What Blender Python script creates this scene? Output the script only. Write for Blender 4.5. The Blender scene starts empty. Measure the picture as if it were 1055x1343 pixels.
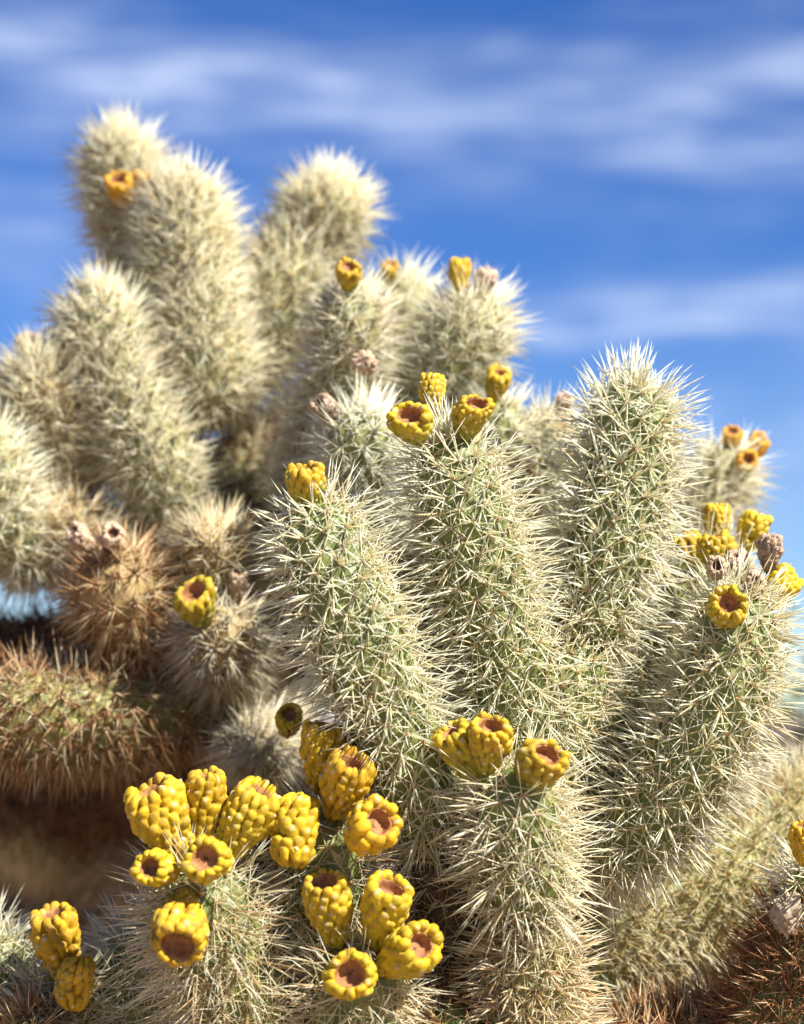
import bpy, math, random
import numpy as np
from mathutils import Vector, noise

SEED = 7
random.seed(SEED)
rng = np.random.default_rng(SEED)
scene = bpy.context.scene
COL = scene.collection

# ------------------------------------------------------------------ camera
PITCH = math.radians(6.2)
CAM = np.array([0.0, 0.0, 1.05])
FOCUS = 1.20
FPX = 2752.0                      # focal length in pixels of the 1055 px wide photograph
FWD = np.array([0, math.cos(PITCH), math.sin(PITCH)])
UP = np.array([0, -math.sin(PITCH), math.cos(PITCH)])
RIGHT = np.array([1.0, 0, 0])
cam_data = bpy.data.cameras.new('camera')
cam = bpy.data.objects.new('camera', cam_data)
COL.objects.link(cam)
cam.location = CAM
cam.rotation_euler = (math.pi / 2 + PITCH, 0, 0)
cam_data.sensor_fit = 'HORIZONTAL'
cam_data.sensor_width = 36.0
cam_data.lens = 36.0 * FPX / 1055.0
cam_data.clip_start = 0.05
cam_data.clip_end = 5000
cam_data.dof.use_dof = True
cam_data.dof.focus_distance = FOCUS + 0.01
cam_data.dof.aperture_fstop = (cam_data.lens / 1000.0) / 0.0165
cam_data.dof.aperture_blades = 0
scene.camera = cam

# ------------------------------------------------------------------ sun, sky, exposure
SUN = np.array([0.58, -0.50, 0.76]); SUN /= np.linalg.norm(SUN)
sun_el = math.asin(SUN[2]); sun_az = math.atan2(SUN[0], SUN[1])
sd = bpy.data.lights.new('sun', 'SUN')
sd.energy = 5.0; sd.angle = math.radians(0.53); sd.color = (1.0, 0.962, 0.88)
so = bpy.data.objects.new('sun', sd); COL.objects.link(so)
so.rotation_euler = Vector(SUN).to_track_quat('Z', 'Y').to_euler()
so.location = (3, -2, 5)

world = bpy.data.worlds.new('World'); scene.world = world
world.use_nodes = True
wt = world.node_tree; wt.nodes.clear()
def wn(t, **k):
    n = wt.nodes.new(t)
    for a, b in k.items(): setattr(n, a, b)
    return n
wl = wt.links.new
def wmath(op, a, b=None, c=None, clamp=False):
    n = wn('ShaderNodeMath', operation=op); n.use_clamp = clamp
    for i, v in enumerate((a, b, c)):
        if v is None: continue
        if isinstance(v, (int, float)): n.inputs[i].default_value = v
        else: wl(v, n.inputs[i])
    return n.outputs[0]
sky = wn('ShaderNodeTexSky', sky_type='NISHITA')
sky.sun_disc = False; sky.sun_elevation = sun_el; sky.sun_rotation = sun_az
sky.altitude = 1500; sky.air_density = 1.0; sky.dust_density = 0.15; sky.ozone_density = 3.0
hsv = wn('ShaderNodeHueSaturation'); hsv.inputs['Saturation'].default_value = 1.33
hsv.inputs['Hue'].default_value = 0.517
wl(sky.outputs[0], hsv.inputs['Color'])
# thin cirrus: soft streaks over the whole dome (azimuth / elevation in degrees)
tc = wn('ShaderNodeTexCoord'); sep = wn('ShaderNodeSeparateXYZ'); wl(tc.outputs['Generated'], sep.inputs[0])
X, Y, Z = sep.outputs
az = wmath('MULTIPLY', wmath('ARCTAN2', X, Y), 57.2958)
el = wmath('MULTIPLY', wmath('ARCSINE', Z), 57.2958)
comb = wn('ShaderNodeCombineXYZ'); wl(az, comb.inputs[0]); wl(el, comb.inputs[1])
def streak_noise(scale, stretch, rot, detail, lo, hi, off):
    mp = wn('ShaderNodeMapping'); mp.inputs['Rotation'].default_value = (0, 0, math.radians(rot))
    mp.inputs['Scale'].default_value = (scale, scale * stretch, 1); mp.inputs['Location'].default_value = off
    wl(comb.outputs[0], mp.inputs[0])
    n = wn('ShaderNodeTexNoise'); n.inputs['Scale'].default_value = 1; n.inputs['Detail'].default_value = detail
    n.inputs['Roughness'].default_value = 0.5
    wl(mp.outputs[0], n.inputs[0])
    r = wn('ShaderNodeMapRange', interpolation_type='SMOOTHSTEP'); r.inputs[1].default_value = lo; r.inputs[2].default_value = hi
    wl(n.outputs[0], r.inputs[0]); return r.outputs[0]
def pix_dir(px, py):
    d = FWD + RIGHT * (px - 527.5) / FPX + UP * (671.5 - py) / FPX
    d /= np.linalg.norm(d)
    return math.degrees(math.atan2(d[0], d[1])), math.degrees(math.asin(d[2]))
def streak(px, py, wpx, hpx, rot, amp):
    a0, e0 = pix_dir(px, py); k = math.degrees(1 / FPX)
    c, s = math.cos(math.radians(rot)), math.sin(math.radians(rot))
    da = wmath('SUBTRACT', az, a0); de = wmath('SUBTRACT', el, e0)
    u = wmath('ADD', wmath('MULTIPLY', da, c / (wpx * k)), wmath('MULTIPLY', de, s / (wpx * k)))
    v = wmath('ADD', wmath('MULTIPLY', da, -s / (hpx * k)), wmath('MULTIPLY', de, c / (hpx * k)))
    q = wmath('ADD', wmath('MULTIPLY', u, u), wmath('MULTIPLY', v, v))
    return wmath('MULTIPLY', wmath('EXPONENT', wmath('MULTIPLY', q, -1.0)), amp * .52)
cl = wmath('MULTIPLY', streak_noise(0.16, 3.2, -6, 4, 0.42, 0.75, (3.1, 1.7, 0)), 0.42)
fine = streak_noise(0.22, 8.0, 7, 6, 0.34, 0.68, (0, 5, 0))
streaks = None
for s in [(500, 130, 520, 62, -6, .62), (100, 90, 300, 80, -12, .42), (1010, 105, 190, 36, 13, 1.0), (880, 412, 300, 32, 5, 1.0), (1030, 640, 200, 60, 5, .3),
          (690, 70, 400, 45, 8, .22), (1040, 190, 260, 40, 6, .32), (30, 290, 260, 90, -8, .32), (820, 560, 420, 60, 4, .18)]:
    v = streak(*s); streaks = v if streaks is None else wmath('ADD', streaks, v)
fib = streak_noise(0.5, 9.0, 10, 4, 0.30, 0.70, (2, 1, 0))
fine = wmath('MULTIPLY', fine, wmath('ADD', wmath('MULTIPLY', fib, .9), .45))
modu = wmath('ADD', wmath('MULTIPLY', fine, 1.25), 0.22)
cloud = wmath('ADD', wmath('MULTIPLY', streaks, modu), wmath('MULTIPLY', cl, 0.35), clamp=True)
mixc = wn('ShaderNodeMix', data_type='RGBA'); wl(cloud, mixc.inputs['Factor'])
wl(hsv.outputs[0], mixc.inputs['A']); mixc.inputs['B'].default_value = (6.3, 7.2, 9.0, 1)
bg = wn('ShaderNodeBackground'); bg.inputs['Strength'].default_value = 0.060
wl(mixc.outputs['Result'], bg.inputs['Color'])
out = wn('ShaderNodeOutputWorld'); wl(bg.outputs[0], out.inputs[0])

scene.view_settings.view_transform = 'Standard'; scene.view_settings.look = 'None'
scene.view_settings.exposure = 1.22; scene.view_settings.gamma = 1.0
scene.view_settings.use_curve_mapping = False
scene.render.engine = 'CYCLES'
scene.cycles.use_denoising = True
scene.cycles.max_bounces = 12; scene.cycles.diffuse_bounces = 9
scene.cycles.transparent_max_bounces = 8
scene.render.filter_size = 1.2 if hasattr(scene.render, 'filter_size') else 1.5

# ------------------------------------------------------------------ helpers
def P(px, py, d=0.0):
    t = FOCUS + d
    return CAM + FWD * t + RIGHT * ((px - 527.5) / FPX * t) + UP * ((671.5 - py) / FPX * t)
def px2m(n, d=0.0): return n / FPX * (FOCUS + d)
def cdir(r, u, t):
    v = RIGHT * r + UP * u - FWD * t
    return v / np.linalg.norm(v)

def mesh_obj(name, V, F, mat, parent=None, colors=None, smooth=True, attrs=None):
    me = bpy.data.meshes.new(name)
    V = np.asarray(V, dtype=np.float32)
    if isinstance(F, np.ndarray) and F.ndim == 2:
        nf, k = F.shape
        me.vertices.add(len(V)); me.vertices.foreach_set('co', V.ravel())
        me.loops.add(nf * k); me.loops.foreach_set('vertex_index', F.astype(np.int32).ravel())
        me.polygons.add(nf); me.polygons.foreach_set('loop_start', (np.arange(nf) * k).astype(np.int32))
        me.update(calc_edges=True)
    else:
        me.from_pydata(V.tolist(), [], F)
    if smooth: me.polygons.foreach_set('use_smooth', np.ones(len(me.polygons), dtype=bool))
    if colors is not None:
        a = me.attributes.new('Col', 'FLOAT_COLOR', 'POINT')
        c = np.ones((len(V), 4), dtype=np.float32); c[:, :3] = colors
        a.data.foreach_set('color', c.ravel())
    me.materials.append(mat)
    o = bpy.data.objects.new(name, me); COL.objects.link(o)
    if parent is not None: o.parent = parent
    return o
def tag(o, label=None, cat=None, group=None, kind=None):
    if label: o['label'] = label
    if cat: o['category'] = cat
    if group: o['group'] = group
    if kind: o['kind'] = kind
    return o

class Bag:
    """collects triangle patches into one mesh"""
    def __init__(s): s.V = []; s.F = []; s.C = []; s.n = 0
    def add(s, V, F, C):
        s.V.append(V); s.F.append(F + s.n); s.n += len(V)
        s.C.append(np.broadcast_to(C, (len(V), 3)))
    def out(s): return np.concatenate(s.V), np.concatenate(s.F), np.concatenate(s.C)

# ------------------------------------------------------------------ materials
def new_mat(name):
    m = bpy.data.materials.new(name); m.use_nodes = True
    return m, m.node_tree, m.node_tree.nodes['Principled BSDF'], m.node_tree.nodes['Material Output']
def N(nt, t, **k):
    n = nt.nodes.new(t)
    for a, b in k.items(): setattr(n, a, b)
    return n
def make_spine_mat():
    m, nt, b, o = new_mat('spine')
    a = N(nt, 'ShaderNodeAttribute', attribute_name='Col')
    nt.links.new(a.outputs['Color'], b.inputs['Base Color'])
    b.inputs['Roughness'].default_value = 0.34
    b.inputs['Specular IOR Level'].default_value = 0.4
    tr = N(nt, 'ShaderNodeBsdfTranslucent'); nt.links.new(a.outputs['Color'], tr.inputs[0])
    mx = N(nt, 'ShaderNodeMixShader'); mx.inputs[0].default_value = 0.5
    nt.links.new(b.outputs[0], mx.inputs[1]); nt.links.new(tr.outputs[0], mx.inputs[2])
    nt.links.new(mx.outputs[0], o.inputs[0]); return m
def make_flesh(name, c1, c2, rough=0.5, scale=90, sss=0.0, bump=0.12):
    m, nt, b, o = new_mat(name)
    tcn = N(nt, 'ShaderNodeTexCoord')
    n = N(nt, 'ShaderNodeTexNoise'); n.inputs['Scale'].default_value = scale; n.inputs['Detail'].default_value = 6
    nt.links.new(tcn.outputs['Object'], n.inputs[0])
    r = N(nt, 'ShaderNodeValToRGB'); r.color_ramp.elements[0].position = .35; r.color_ramp.elements[1].position = .68
    r.color_ramp.elements[0].color = (*c1, 1); r.color_ramp.elements[1].color = (*c2, 1)
    nt.links.new(n.outputs[0], r.inputs[0])
    nt.links.new(r.outputs[0], b.inputs['Base Color'])
    n2 = N(nt, 'ShaderNodeTexNoise'); n2.inputs['Scale'].default_value = scale * 12; n2.inputs['Detail'].default_value = 3
    nt.links.new(tcn.outputs['Object'], n2.inputs[0])
    bp = N(nt, 'ShaderNodeBump'); bp.inputs['Strength'].default_value = bump; bp.inputs['Distance'].default_value = 0.001
    nt.links.new(n2.outputs[0], bp.inputs['Height']); nt.links.new(bp.outputs[0], b.inputs['Normal'])
    b.inputs['Roughness'].default_value = rough
    return m
def make_fruit_mat():
    m, nt, b, o = new_mat('fruit_flesh')
    a = N(nt, 'ShaderNodeAttribute', attribute_name='Col')
    tcn = N(nt, 'ShaderNodeTexCoord')
    n = N(nt, 'ShaderNodeTexNoise'); n.inputs['Scale'].default_value = 160; n.inputs['Detail'].default_value = 5
    nt.links.new(tcn.outputs['Object'], n.inputs[0])
    r = N(nt, 'ShaderNodeMapRange'); r.inputs[1].default_value = .3; r.inputs[2].default_value = .7
    r.inputs[3].default_value = .72; r.inputs[4].default_value = 1.12
    nt.links.new(n.outputs[0], r.inputs[0])
    mu = N(nt, 'ShaderNodeVectorMath', operation='SCALE')
    nt.links.new(a.outputs['Color'], mu.inputs[0]); nt.links.new(r.outputs[0], mu.inputs['Scale'])
    bl = N(nt, 'ShaderNodeTexNoise'); bl.inputs['Scale'].default_value = 75; bl.inputs['Detail'].default_value = 4
    nt.links.new(tcn.outputs['Object'], bl.inputs[0])
    blr = N(nt, 'ShaderNodeMapRange'); blr.inputs[1].default_value = .50; blr.inputs[2].default_value = .72; blr.inputs[4].default_value = .55
    nt.links.new(bl.outputs[0], blr.inputs[0])
    blm = N(nt, 'ShaderNodeMix', data_type='RGBA', blend_type='MULTIPLY'); nt.links.new(blr.outputs[0], blm.inputs['Factor'])
    nt.links.new(mu.outputs[0], blm.inputs['A']); blm.inputs['B'].default_value = (.62, .66, .9, 1)
    mu = blm
    # brown specks of scurf
    v = N(nt, 'ShaderNodeTexNoise'); v.inputs['Scale'].default_value = 620; v.inputs['Detail'].default_value = 3
    nt.links.new(tcn.outputs['Object'], v.inputs[0])
    rr = N(nt, 'ShaderNodeMapRange'); rr.inputs[1].default_value = .58; rr.inputs[2].default_value = .74; rr.inputs[4].default_value = .65
    nt.links.new(v.outputs[0], rr.inputs[0])
    mx = N(nt, 'ShaderNodeMix', data_type='RGBA'); nt.links.new(rr.outputs[0], mx.inputs['Factor'])
    nt.links.new(mu.outputs['Result'], mx.inputs['A']); mx.inputs['B'].default_value = (.30, .16, .05, 1)
    nt.links.new(mx.outputs['Result'], b.inputs['Base Color'])
    bp = N(nt, 'ShaderNodeBump'); bp.inputs['Strength'].default_value = .25; bp.inputs['Distance'].default_value = 0.001
    nt.links.new(v.outputs[0], bp.inputs['Height']); nt.links.new(bp.outputs[0], b.inputs['Normal'])
    b.inputs['Roughness'].default_value = .62; b.inputs['Specular IOR Level'].default_value = .32
    b.inputs['Subsurface Weight'].default_value = .12
    b.inputs['Subsurface Radius'].default_value = (.003, .002, .0005)
    b.inputs['Subsurface Scale'].default_value = 1.0
    return m
def make_attr_mat(name, rough=.7):
    m, nt, b, o = new_mat(name)
    a = N(nt, 'ShaderNodeAttribute', attribute_name='Col'); nt.links.new(a.outputs['Color'], b.inputs['Base Color'])
    b.inputs['Roughness'].default_value = rough; return m

M_SPINE = make_spine_mat()
M_GREEN = make_flesh('stem_skin_green', (.088, .112, .022), (.185, .205, .055), .5, 70)
M_OLIVE = make_flesh('stem_skin_olive', (.15, .16, .045), (.28, .26, .09), .55, 70)
M_BROWN = make_flesh('stem_skin_brown', (.055, .033, .020), (.13, .085, .045), .8, 60, bump=.4)
M_YGREEN = make_flesh('stem_skin_yellow_green', (.21, .23, .055), (.34, .33, .10), .55, 70)
M_TANSKIN = make_flesh('stem_skin_straw', (.24, .16, .06), (.38, .27, .11), .7, 70)
M_FRUIT = make_fruit_mat()
M_CUP = make_flesh('fruit_scar', (.24, .095, .030), (.42, .20, .070), .75, 260, bump=.4)
M_CUP_DRY = make_flesh('dry_fruit_scar', (.10, .045, .030), (.20, .09, .06), .85, 260, bump=.4)
M_PAD = make_attr_mat('areole_felt', .9)
M_TUFT = make_attr_mat('bristle_tuft', .6)
M_LEAF = make_flesh('bush_leaf', (.05, .075, .02), (.11, .14, .045), .55, 30)
M_TWIG = make_flesh('bush_twig', (.10, .07, .05), (.22, .17, .12), .8, 60)

# ------------------------------------------------------------------ spine and stem builders
PAL = {   # pigment of the spine sheaths: (colour, weight)
 'white': [((.93, .91, .82), 5), ((.90, .86, .68), 4), ((.84, .76, .52), 2)],
 'cream': [((.91, .87, .70), 4), ((.87, .80, .57), 4), ((.78, .66, .40), 2), ((.93, .92, .84), 2)],
 'straw': [((.84, .74, .48), 4), ((.75, .60, .32), 3), ((.90, .84, .64), 3), ((.58, .40, .19), 1)],
 'tan':   [((.74, .54, .28), 4), ((.64, .42, .18), 3), ((.82, .70, .46), 2), ((.46, .27, .12), 2)],
 'rust':  [((.50, .25, .10), 4), ((.38, .17, .07), 3), ((.62, .39, .20), 2), ((.27, .13, .06), 2)],
 'brown': [((.28, .16, .09), 4), ((.19, .105, .06), 3), ((.40, .27, .17), 2)],
 'grey':  [((.66, .58, .45), 4), ((.52, .43, .32), 3), ((.78, .72, .60), 3), ((.38, .28, .18), 1)],
 'gold':  [((.82, .67, .32), 4), ((.72, .53, .20), 3), ((.87, .79, .52), 2)],
}
for k_, f_ in (('white', .4), ('cream', .4), ('straw', .35), ('tan', .12), ('grey', .15), ('gold', .25)):
    PAL[k_] = [(tuple(c + (w - c) * f_ for c, w in zip(col, (.92, .93, .74))), wt_) for col, wt_ in PAL[k_]]
FRUITS = []      # (centre, radius) used to keep spines out of the fruit

def pal_pick(mix, n):
    """mix: {'palette': weight}"""
    cols, w = [], []
    for k, kw in mix.items():
        tot = sum(x[1] for x in PAL[k])
        for c, ww in PAL[k]: cols.append(c); w.append(ww / tot * kw)
    w = np.array(w) / sum(w)
    idx = rng.choice(len(cols), n, p=w)
    return np.array(cols)[idx] * rng.uniform(.86, 1.1, (n, 1))

def unit(v): return v / np.maximum(np.linalg.norm(v, axis=-1, keepdims=True), 1e-9)

def spines_mesh(base, dirs, length, rad, bend, cols, lod=0):
    """one curved, tapering three-sided needle per row"""
    n = len(base)
    ref = np.where(np.abs(dirs[:, 2:3]) > .9, np.array([[1., 0, 0]]), np.array([[0, 0, 1.]]))
    a = unit(np.cross(dirs, ref)); b = np.cross(dirs, a)
    mid = base + dirs * (length * .62)[:, None] + bend * (length * .22)[:, None]
    tip = base + dirs * length[:, None] + bend * length[:, None]
    ang = np.array([0, 2.094, 4.189])
    if lod:                                        # plain cone for the ones behind
        V = np.empty((n, 4, 3))
        for k in range(3): V[:, k] = base + (a * math.cos(ang[k]) + b * math.sin(ang[k])) * (rad * 1.3)[:, None]
        V[:, 3] = tip
        F = (np.array([[0, 1, 3], [1, 2, 3], [2, 0, 3]])[None] + (np.arange(n) * 4)[:, None, None]).reshape(-1, 3)
        return V.reshape(-1, 3), F, np.repeat(cols[:, None], 4, 1).reshape(-1, 3)
    V = np.empty((n, 7, 3))
    for k in range(3):
        off = a * math.cos(ang[k]) + b * math.sin(ang[k])
        V[:, k] = base + off * rad[:, None]
        V[:, 3 + k] = mid + off * (rad * .82)[:, None]
    V[:, 6] = tip
    f = np.array([[0, 1, 4], [0, 4, 3], [1, 2, 5], [1, 5, 4], [2, 0, 3], [2, 3, 5], [3, 4, 6], [4, 5, 6], [5, 3, 6]])
    F = (f[None] + (np.arange(n) * 7)[:, None, None]).reshape(-1, 3)
    C = np.repeat(cols[:, None], 7, 1)
    C[:, :3] *= np.array([.96, .92, .82])
    return V.reshape(-1, 3), F, C.reshape(-1, 3)

def curve_frames(pts, rad, n):
    pts = np.array(pts, float); rad = np.array(rad, float)
    ext = np.vstack([2 * pts[0] - pts[1], pts, 2 * pts[-1] - pts[-2]])
    re_ = np.concatenate([[rad[0]], rad, [rad[-1]]])
    out, ro = [], []
    for i in range(1, len(ext) - 2):
        p0, p1, p2, p3 = ext[i - 1:i + 3]
        for t in np.linspace(0, 1, 24, endpoint=(i == len(ext) - 3)):
            out.append(.5 * ((2 * p1) + (-p0 + p2) * t + (2 * p0 - 5 * p1 + 4 * p2 - p3) * t * t + (-p0 + 3 * p1 - 3 * p2 + p3) * t ** 3))
            ro.append(re_[i] * (1 - t) + re_[i + 1] * t)
    out = np.array(out); ro = np.array(ro)
    s = np.concatenate([[0], np.cumsum(np.linalg.norm(np.diff(out, axis=0), axis=1))])
    L = s[-1]
    return out, ro, s, L

def stem(parent, pts, mix, skin=None, lod=0, tub=.0054, slen=.021, per=15, droop=.1, fwdlean=.12, thick=.00050, name='stem', label=None,
         pitch=.0110, bald=0.0, pads=True, cap=True, pad_col=(.50, .27, .12), lowend=None, jitter=.12, central=.34):
    """pts: tip first, [(px, py, depth offset, body radius px), ...]"""
    W = np.array([P(a, b, d) for a, b, d, r in pts])
    R = np.array([px2m(r, d) for a, b, d, r in pts]) * (.82 if lod else .89); slen = slen * (1.0 if lod else 1.16); thick = thick * .94; per = int(per * (.80 if lod else .92))
    return stem_w(parent, W, R, mix, skin, tub, slen, per, droop, fwdlean, thick, name, label, pitch, bald, pads, pad_col, lowend, jitter, central, lod)

def stem_w(parent, W, R, mix, skin, tub, slen, per, droop, fwdlean, thick, name, label, pitch, bald, pads, pad_col, lowend, jitter, central, lod=1):
    skin = skin or M_GREEN
    C, rr, s, L = curve_frames(W, R, 0)
    rmean = rr.mean()
    ntheta = max(7, int(round(2 * math.pi * rmean / (pitch * 1.18))))
    sub_t, sub_s = (4, 3) if lod else (6, 4)
    ph = rng.uniform(0, 10)
    sd_ = L * np.linspace(0, 1, 3000) ** 2
    def radius(q):
        r = np.interp(q, s, rr)
        r = r * (1 + .05 * np.sin(q / rmean * 1.3 + ph) + .03 * np.sin(q / rmean * 3.1 + ph * 2))
        u = np.clip(q / (rmean * 1.05), 0, 1); pf = np.sqrt(np.clip(1 - (1 - u) ** 2.2, 0.0, 1))
        ub = np.clip((L - q) / (rmean * .8), 0, 1); pb = .55 + .45 * np.sqrt(np.clip(1 - (1 - ub) ** 2, 0, 1))
        return r * pf * pb, pf, pb
    rd_ = radius(sd_)[0]
    arc = np.concatenate([[0], np.cumsum(np.hypot(np.diff(sd_), np.diff(rd_)))])
    AL = arc[-1]
    nrow = max(4, int(round(AL / (pitch * .80)))); ds = AL / nrow
    nt_, ns_ = ntheta * sub_t, nrow * sub_s + 1
    al = np.linspace(0, AL, ns_); al[0] = AL * .0008
    ss = np.interp(al, arc, sd_)
    rad, prof, profb = radius(ss)
    cx = np.stack([np.interp(ss, s, C[:, k]) for k in range(3)], 1)
    tg = unit(np.gradient(C, axis=0)); tan = unit(np.stack([np.interp(ss, s, tg[:, k]) for k in range(3)], 1))                       # points from tip towards base
    up = np.array([.31, .2, .93]) if abs(tan[0] @ np.array([.31, .2, .93])) < .9 else np.array([1., .1, 0])
    e1 = np.empty_like(tan); v = np.cross(tan[0], up); v /= np.linalg.norm(v)
    for i in range(ns_):
        v = v - tan[i] * (v @ tan[i]); v /= np.linalg.norm(v); e1[i] = v
    e2 = np.cross(tan, e1)
    twist = rng.uniform(-1, 1) * .35 / rmean * .02
    th = np.arange(nt_) / nt_ * 2 * math.pi
    TH = th[None, :] + (ss * twist * 10)[:, None]
    # tubercle relief (diamonds in a quincunx)
    gu = (np.arange(nt_) / sub_t)[None, :].repeat(ns_, 0); gv = (al / ds)[:, None].repeat(nt_, 1)
    row = np.floor(gv + .5)
    best = np.full(gu.shape, 9.0)
    for dr in (-1, 0, 1):
        rw = row + dr; offs = np.where(np.mod(rw, 2) > .5, .5, 0.)
        fu = gu - offs; fu = fu - np.round(fu)
        best = np.minimum(best, (np.abs(fu) / .62) ** 2 + ((gv - rw) / 1.05) ** 2)
    relief = np.clip(1 - best, 0, 1) ** .8
    Rr = rad[:, None] + tub * (relief - .35) * np.clip(prof * profb, 0, 1)[:, None]
    V = cx[:, None] + (e1[:, None] * np.cos(TH)[..., None] + e2[:, None] * np.sin(TH)[..., None]) * Rr[..., None]
    V = V.reshape(-1, 3)
    i0 = np.arange(ns_ - 1)[:, None] * nt_; j = np.arange(nt_)[None, :]; j2 = (j + 1) % nt_
    F = np.stack([i0 + j, i0 + j2, i0 + nt_ + j2, i0 + nt_ + j], -1).reshape(-1, 4)
    # close ends
    nv = len(V)
    V = np.vstack([V, cx[0] - tan[0] * .0005, cx[-1] + tan[-1] * .001])
    tipf = [[nv, int((k + 1) % nt_), int(k)] for k in range(nt_)]
    b0 = (ns_ - 1) * nt_
    endf = [[nv + 1, b0 + k, b0 + (k + 1) % nt_] for k in range(nt_)]
    tris = np.vstack([F[:, [0, 1, 2]], F[:, [0, 2, 3]], np.array(tipf), np.array(endf)])
    body = mesh_obj(name, V, tris, skin, parent)
    if label: body['label'] = label
    # areoles
    A, NN, TT = [], [], []
    for rw in range(0, nrow + 1):
        i = min(rw * sub_s, ns_ - 1)
        keep = min(1, rad[i] / rmean * 1.05 + .04 + .35 * (1 - prof[i]))
        for k in range(ntheta):
            if rng.random() > keep: continue
            if bald and rng.random() < bald: continue
            t0 = (k + (.5 if rw % 2 else 0)) / ntheta * 2 * math.pi + ss[i] * twist * 10 + rng.normal(0, .02)
            d = e1[i] * math.cos(t0) + e2[i] * math.sin(t0)
            # outward normal, leaning to the tip on the dome
            slope = np.clip((rad[min(i + 1, ns_ - 1)] - rad[max(i - 1, 0)]) / max(ss[min(i + 1, ns_ - 1)] - ss[max(i - 1, 0)], 1e-6), -2.5, 12)
            nrm = d - tan[i] * slope; nrm /= np.linalg.norm(nrm)
            A.append(cx[i] + d * (rad[i] + tub * .55)); NN.append(nrm); TT.append(-tan[i])
    A, NN, TT = map(np.array, (A, NN, TT))
    m = len(A)
    # needles
    nn = per
    base = np.repeat(A, nn, 0); nrm = np.repeat(NN, nn, 0); tt = np.repeat(TT, nn, 0)
    n = len(base)
    t1 = unit(np.cross(nrm, tt + rng.normal(0, .01, tt.shape))); t2 = np.cross(nrm, t1)
    is_c = rng.random(n) < central
    phi = np.where(is_c, np.abs(rng.normal(0, .42, n)), rng.uniform(.65, 1.36, n))
    k_ = np.tile(np.arange(nn), m)
    is_c = k_ < max(2, int(round(nn * central)))
    phi = np.where(is_c, np.abs(rng.normal(.10, .40, n)), rng.uniform(.80, 1.42, n))
    psi = np.repeat(rng.uniform(0, 6.28, m), nn) + k_ * 2 * math.pi / max(1, nn * (1 - central)) + rng.normal(0, .16, n)
    d = nrm * np.cos(phi)[:, None] + (t1 * np.cos(psi)[:, None] + t2 * np.sin(psi)[:, None]) * np.sin(phi)[:, None]
    d = unit(d + tt * fwdlean + np.array([0, 0, -1.]) * (droop * rng.uniform(.4, 1.6, n))[:, None] + rng.normal(0, jitter, (n, 3)) * (.32 if not lod else .7))
    ln = np.where(is_c, rng.uniform(.75, 1.30, n), rng.uniform(.50, .92, n)) * slen
    rd = thick * rng.uniform(.75, 1.2, n) * np.where(is_c, 1.1, .9)
    bend = unit(rng.normal(0, 1, (n, 3))) * .035 + np.array([0, 0, -1.]) * (.02 + .06 * max(droop, 0))
    base = base + rng.normal(0, .0007 if not lod else .0012, base.shape) - nrm * .0005
    cols = pal_pick(mix, n)
    # keep needles out of the fruit
    ok = np.ones(n, bool)
    for fc, fr, fa, fh, fk in FRUITS:
        for q in (.25, .6, 1.0):
            pt = base + d * (ln * q)[:, None] - fc
            ax = pt @ fa
            rad2 = np.linalg.norm(pt - ax[:, None] * fa, axis=1)
            ok &= ~((np.abs(ax) < fh * .56) & (rad2 < fr * fk))
    if not ok.all(): base, d, ln, rd, bend, cols = base[ok], d[ok], ln[ok], rd[ok], bend[ok], cols[ok]
    sv, sf, sc = spines_mesh(base, d, ln, rd, bend, cols, lod)
    sp = mesh_obj('spines', sv, sf, M_SPINE, body, sc); sp['kind'] = 'stuff'
    if pads:
        oct_ = np.array([[1, 0, 0], [-1, 0, 0], [0, 1, 0], [0, -1, 0], [0, 0, 1], [0, 0, -1.]])
        of = np.array([[4, 0, 2], [4, 2, 1], [4, 1, 3], [4, 3, 0], [5, 2, 0], [5, 1, 2], [5, 3, 1], [5, 0, 3]])
        sz = rng.uniform(.0011, .0019, (m, 1, 1))
        pv = (A[:, None] + oct_[None] * sz + NN[:, None] * .0004).reshape(-1, 3)
        pf = (of[None] + (np.arange(m) * 6)[:, None, None]).reshape(-1, 3)
        pc = np.repeat(np.array(pad_col)[None] * rng.uniform(.7, 1.5, (m, 1)), 6, 0)
        pa = mesh_obj('areoles', pv, pf, M_PAD, body, pc); pa['kind'] = 'stuff'
    return body

# ------------------------------------------------------------------ fruit
def ellipsoid(nu, nv, e=.74):
    V = [[0, 0, 1]]
    for i in range(1, nv):
        a = math.pi * i / nv
        for k in range(nu):
            b = 2 * math.pi * k / nu
            sgn = lambda q, p: math.copysign(abs(q) ** p, q)
            V.append([sgn(math.cos(b), e) * math.sin(a) ** e, sgn(math.sin(b), e) * math.sin(a) ** e, sgn(math.cos(a), e)])
    V.append([0, 0, -1])
    F = [[0, 1 + k, 1 + (k + 1) % nu] for k in range(nu)]
    for i in range(nv - 2):
        for k in range(nu):
            a, b = 1 + i * nu + k, 1 + i * nu + (k + 1) % nu
            F += [[a, a + nu, b + nu], [a, b + nu, b]]
    l = len(V) - 1; o = 1 + (nv - 2) * nu
    F += [[l, o + (k + 1) % nu, o + k] for k in range(nu)]
    return np.array(V, float), np.array(F)
ELL_HI = ellipsoid(12, 8); ELL_LO = ellipsoid(8, 6)
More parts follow.
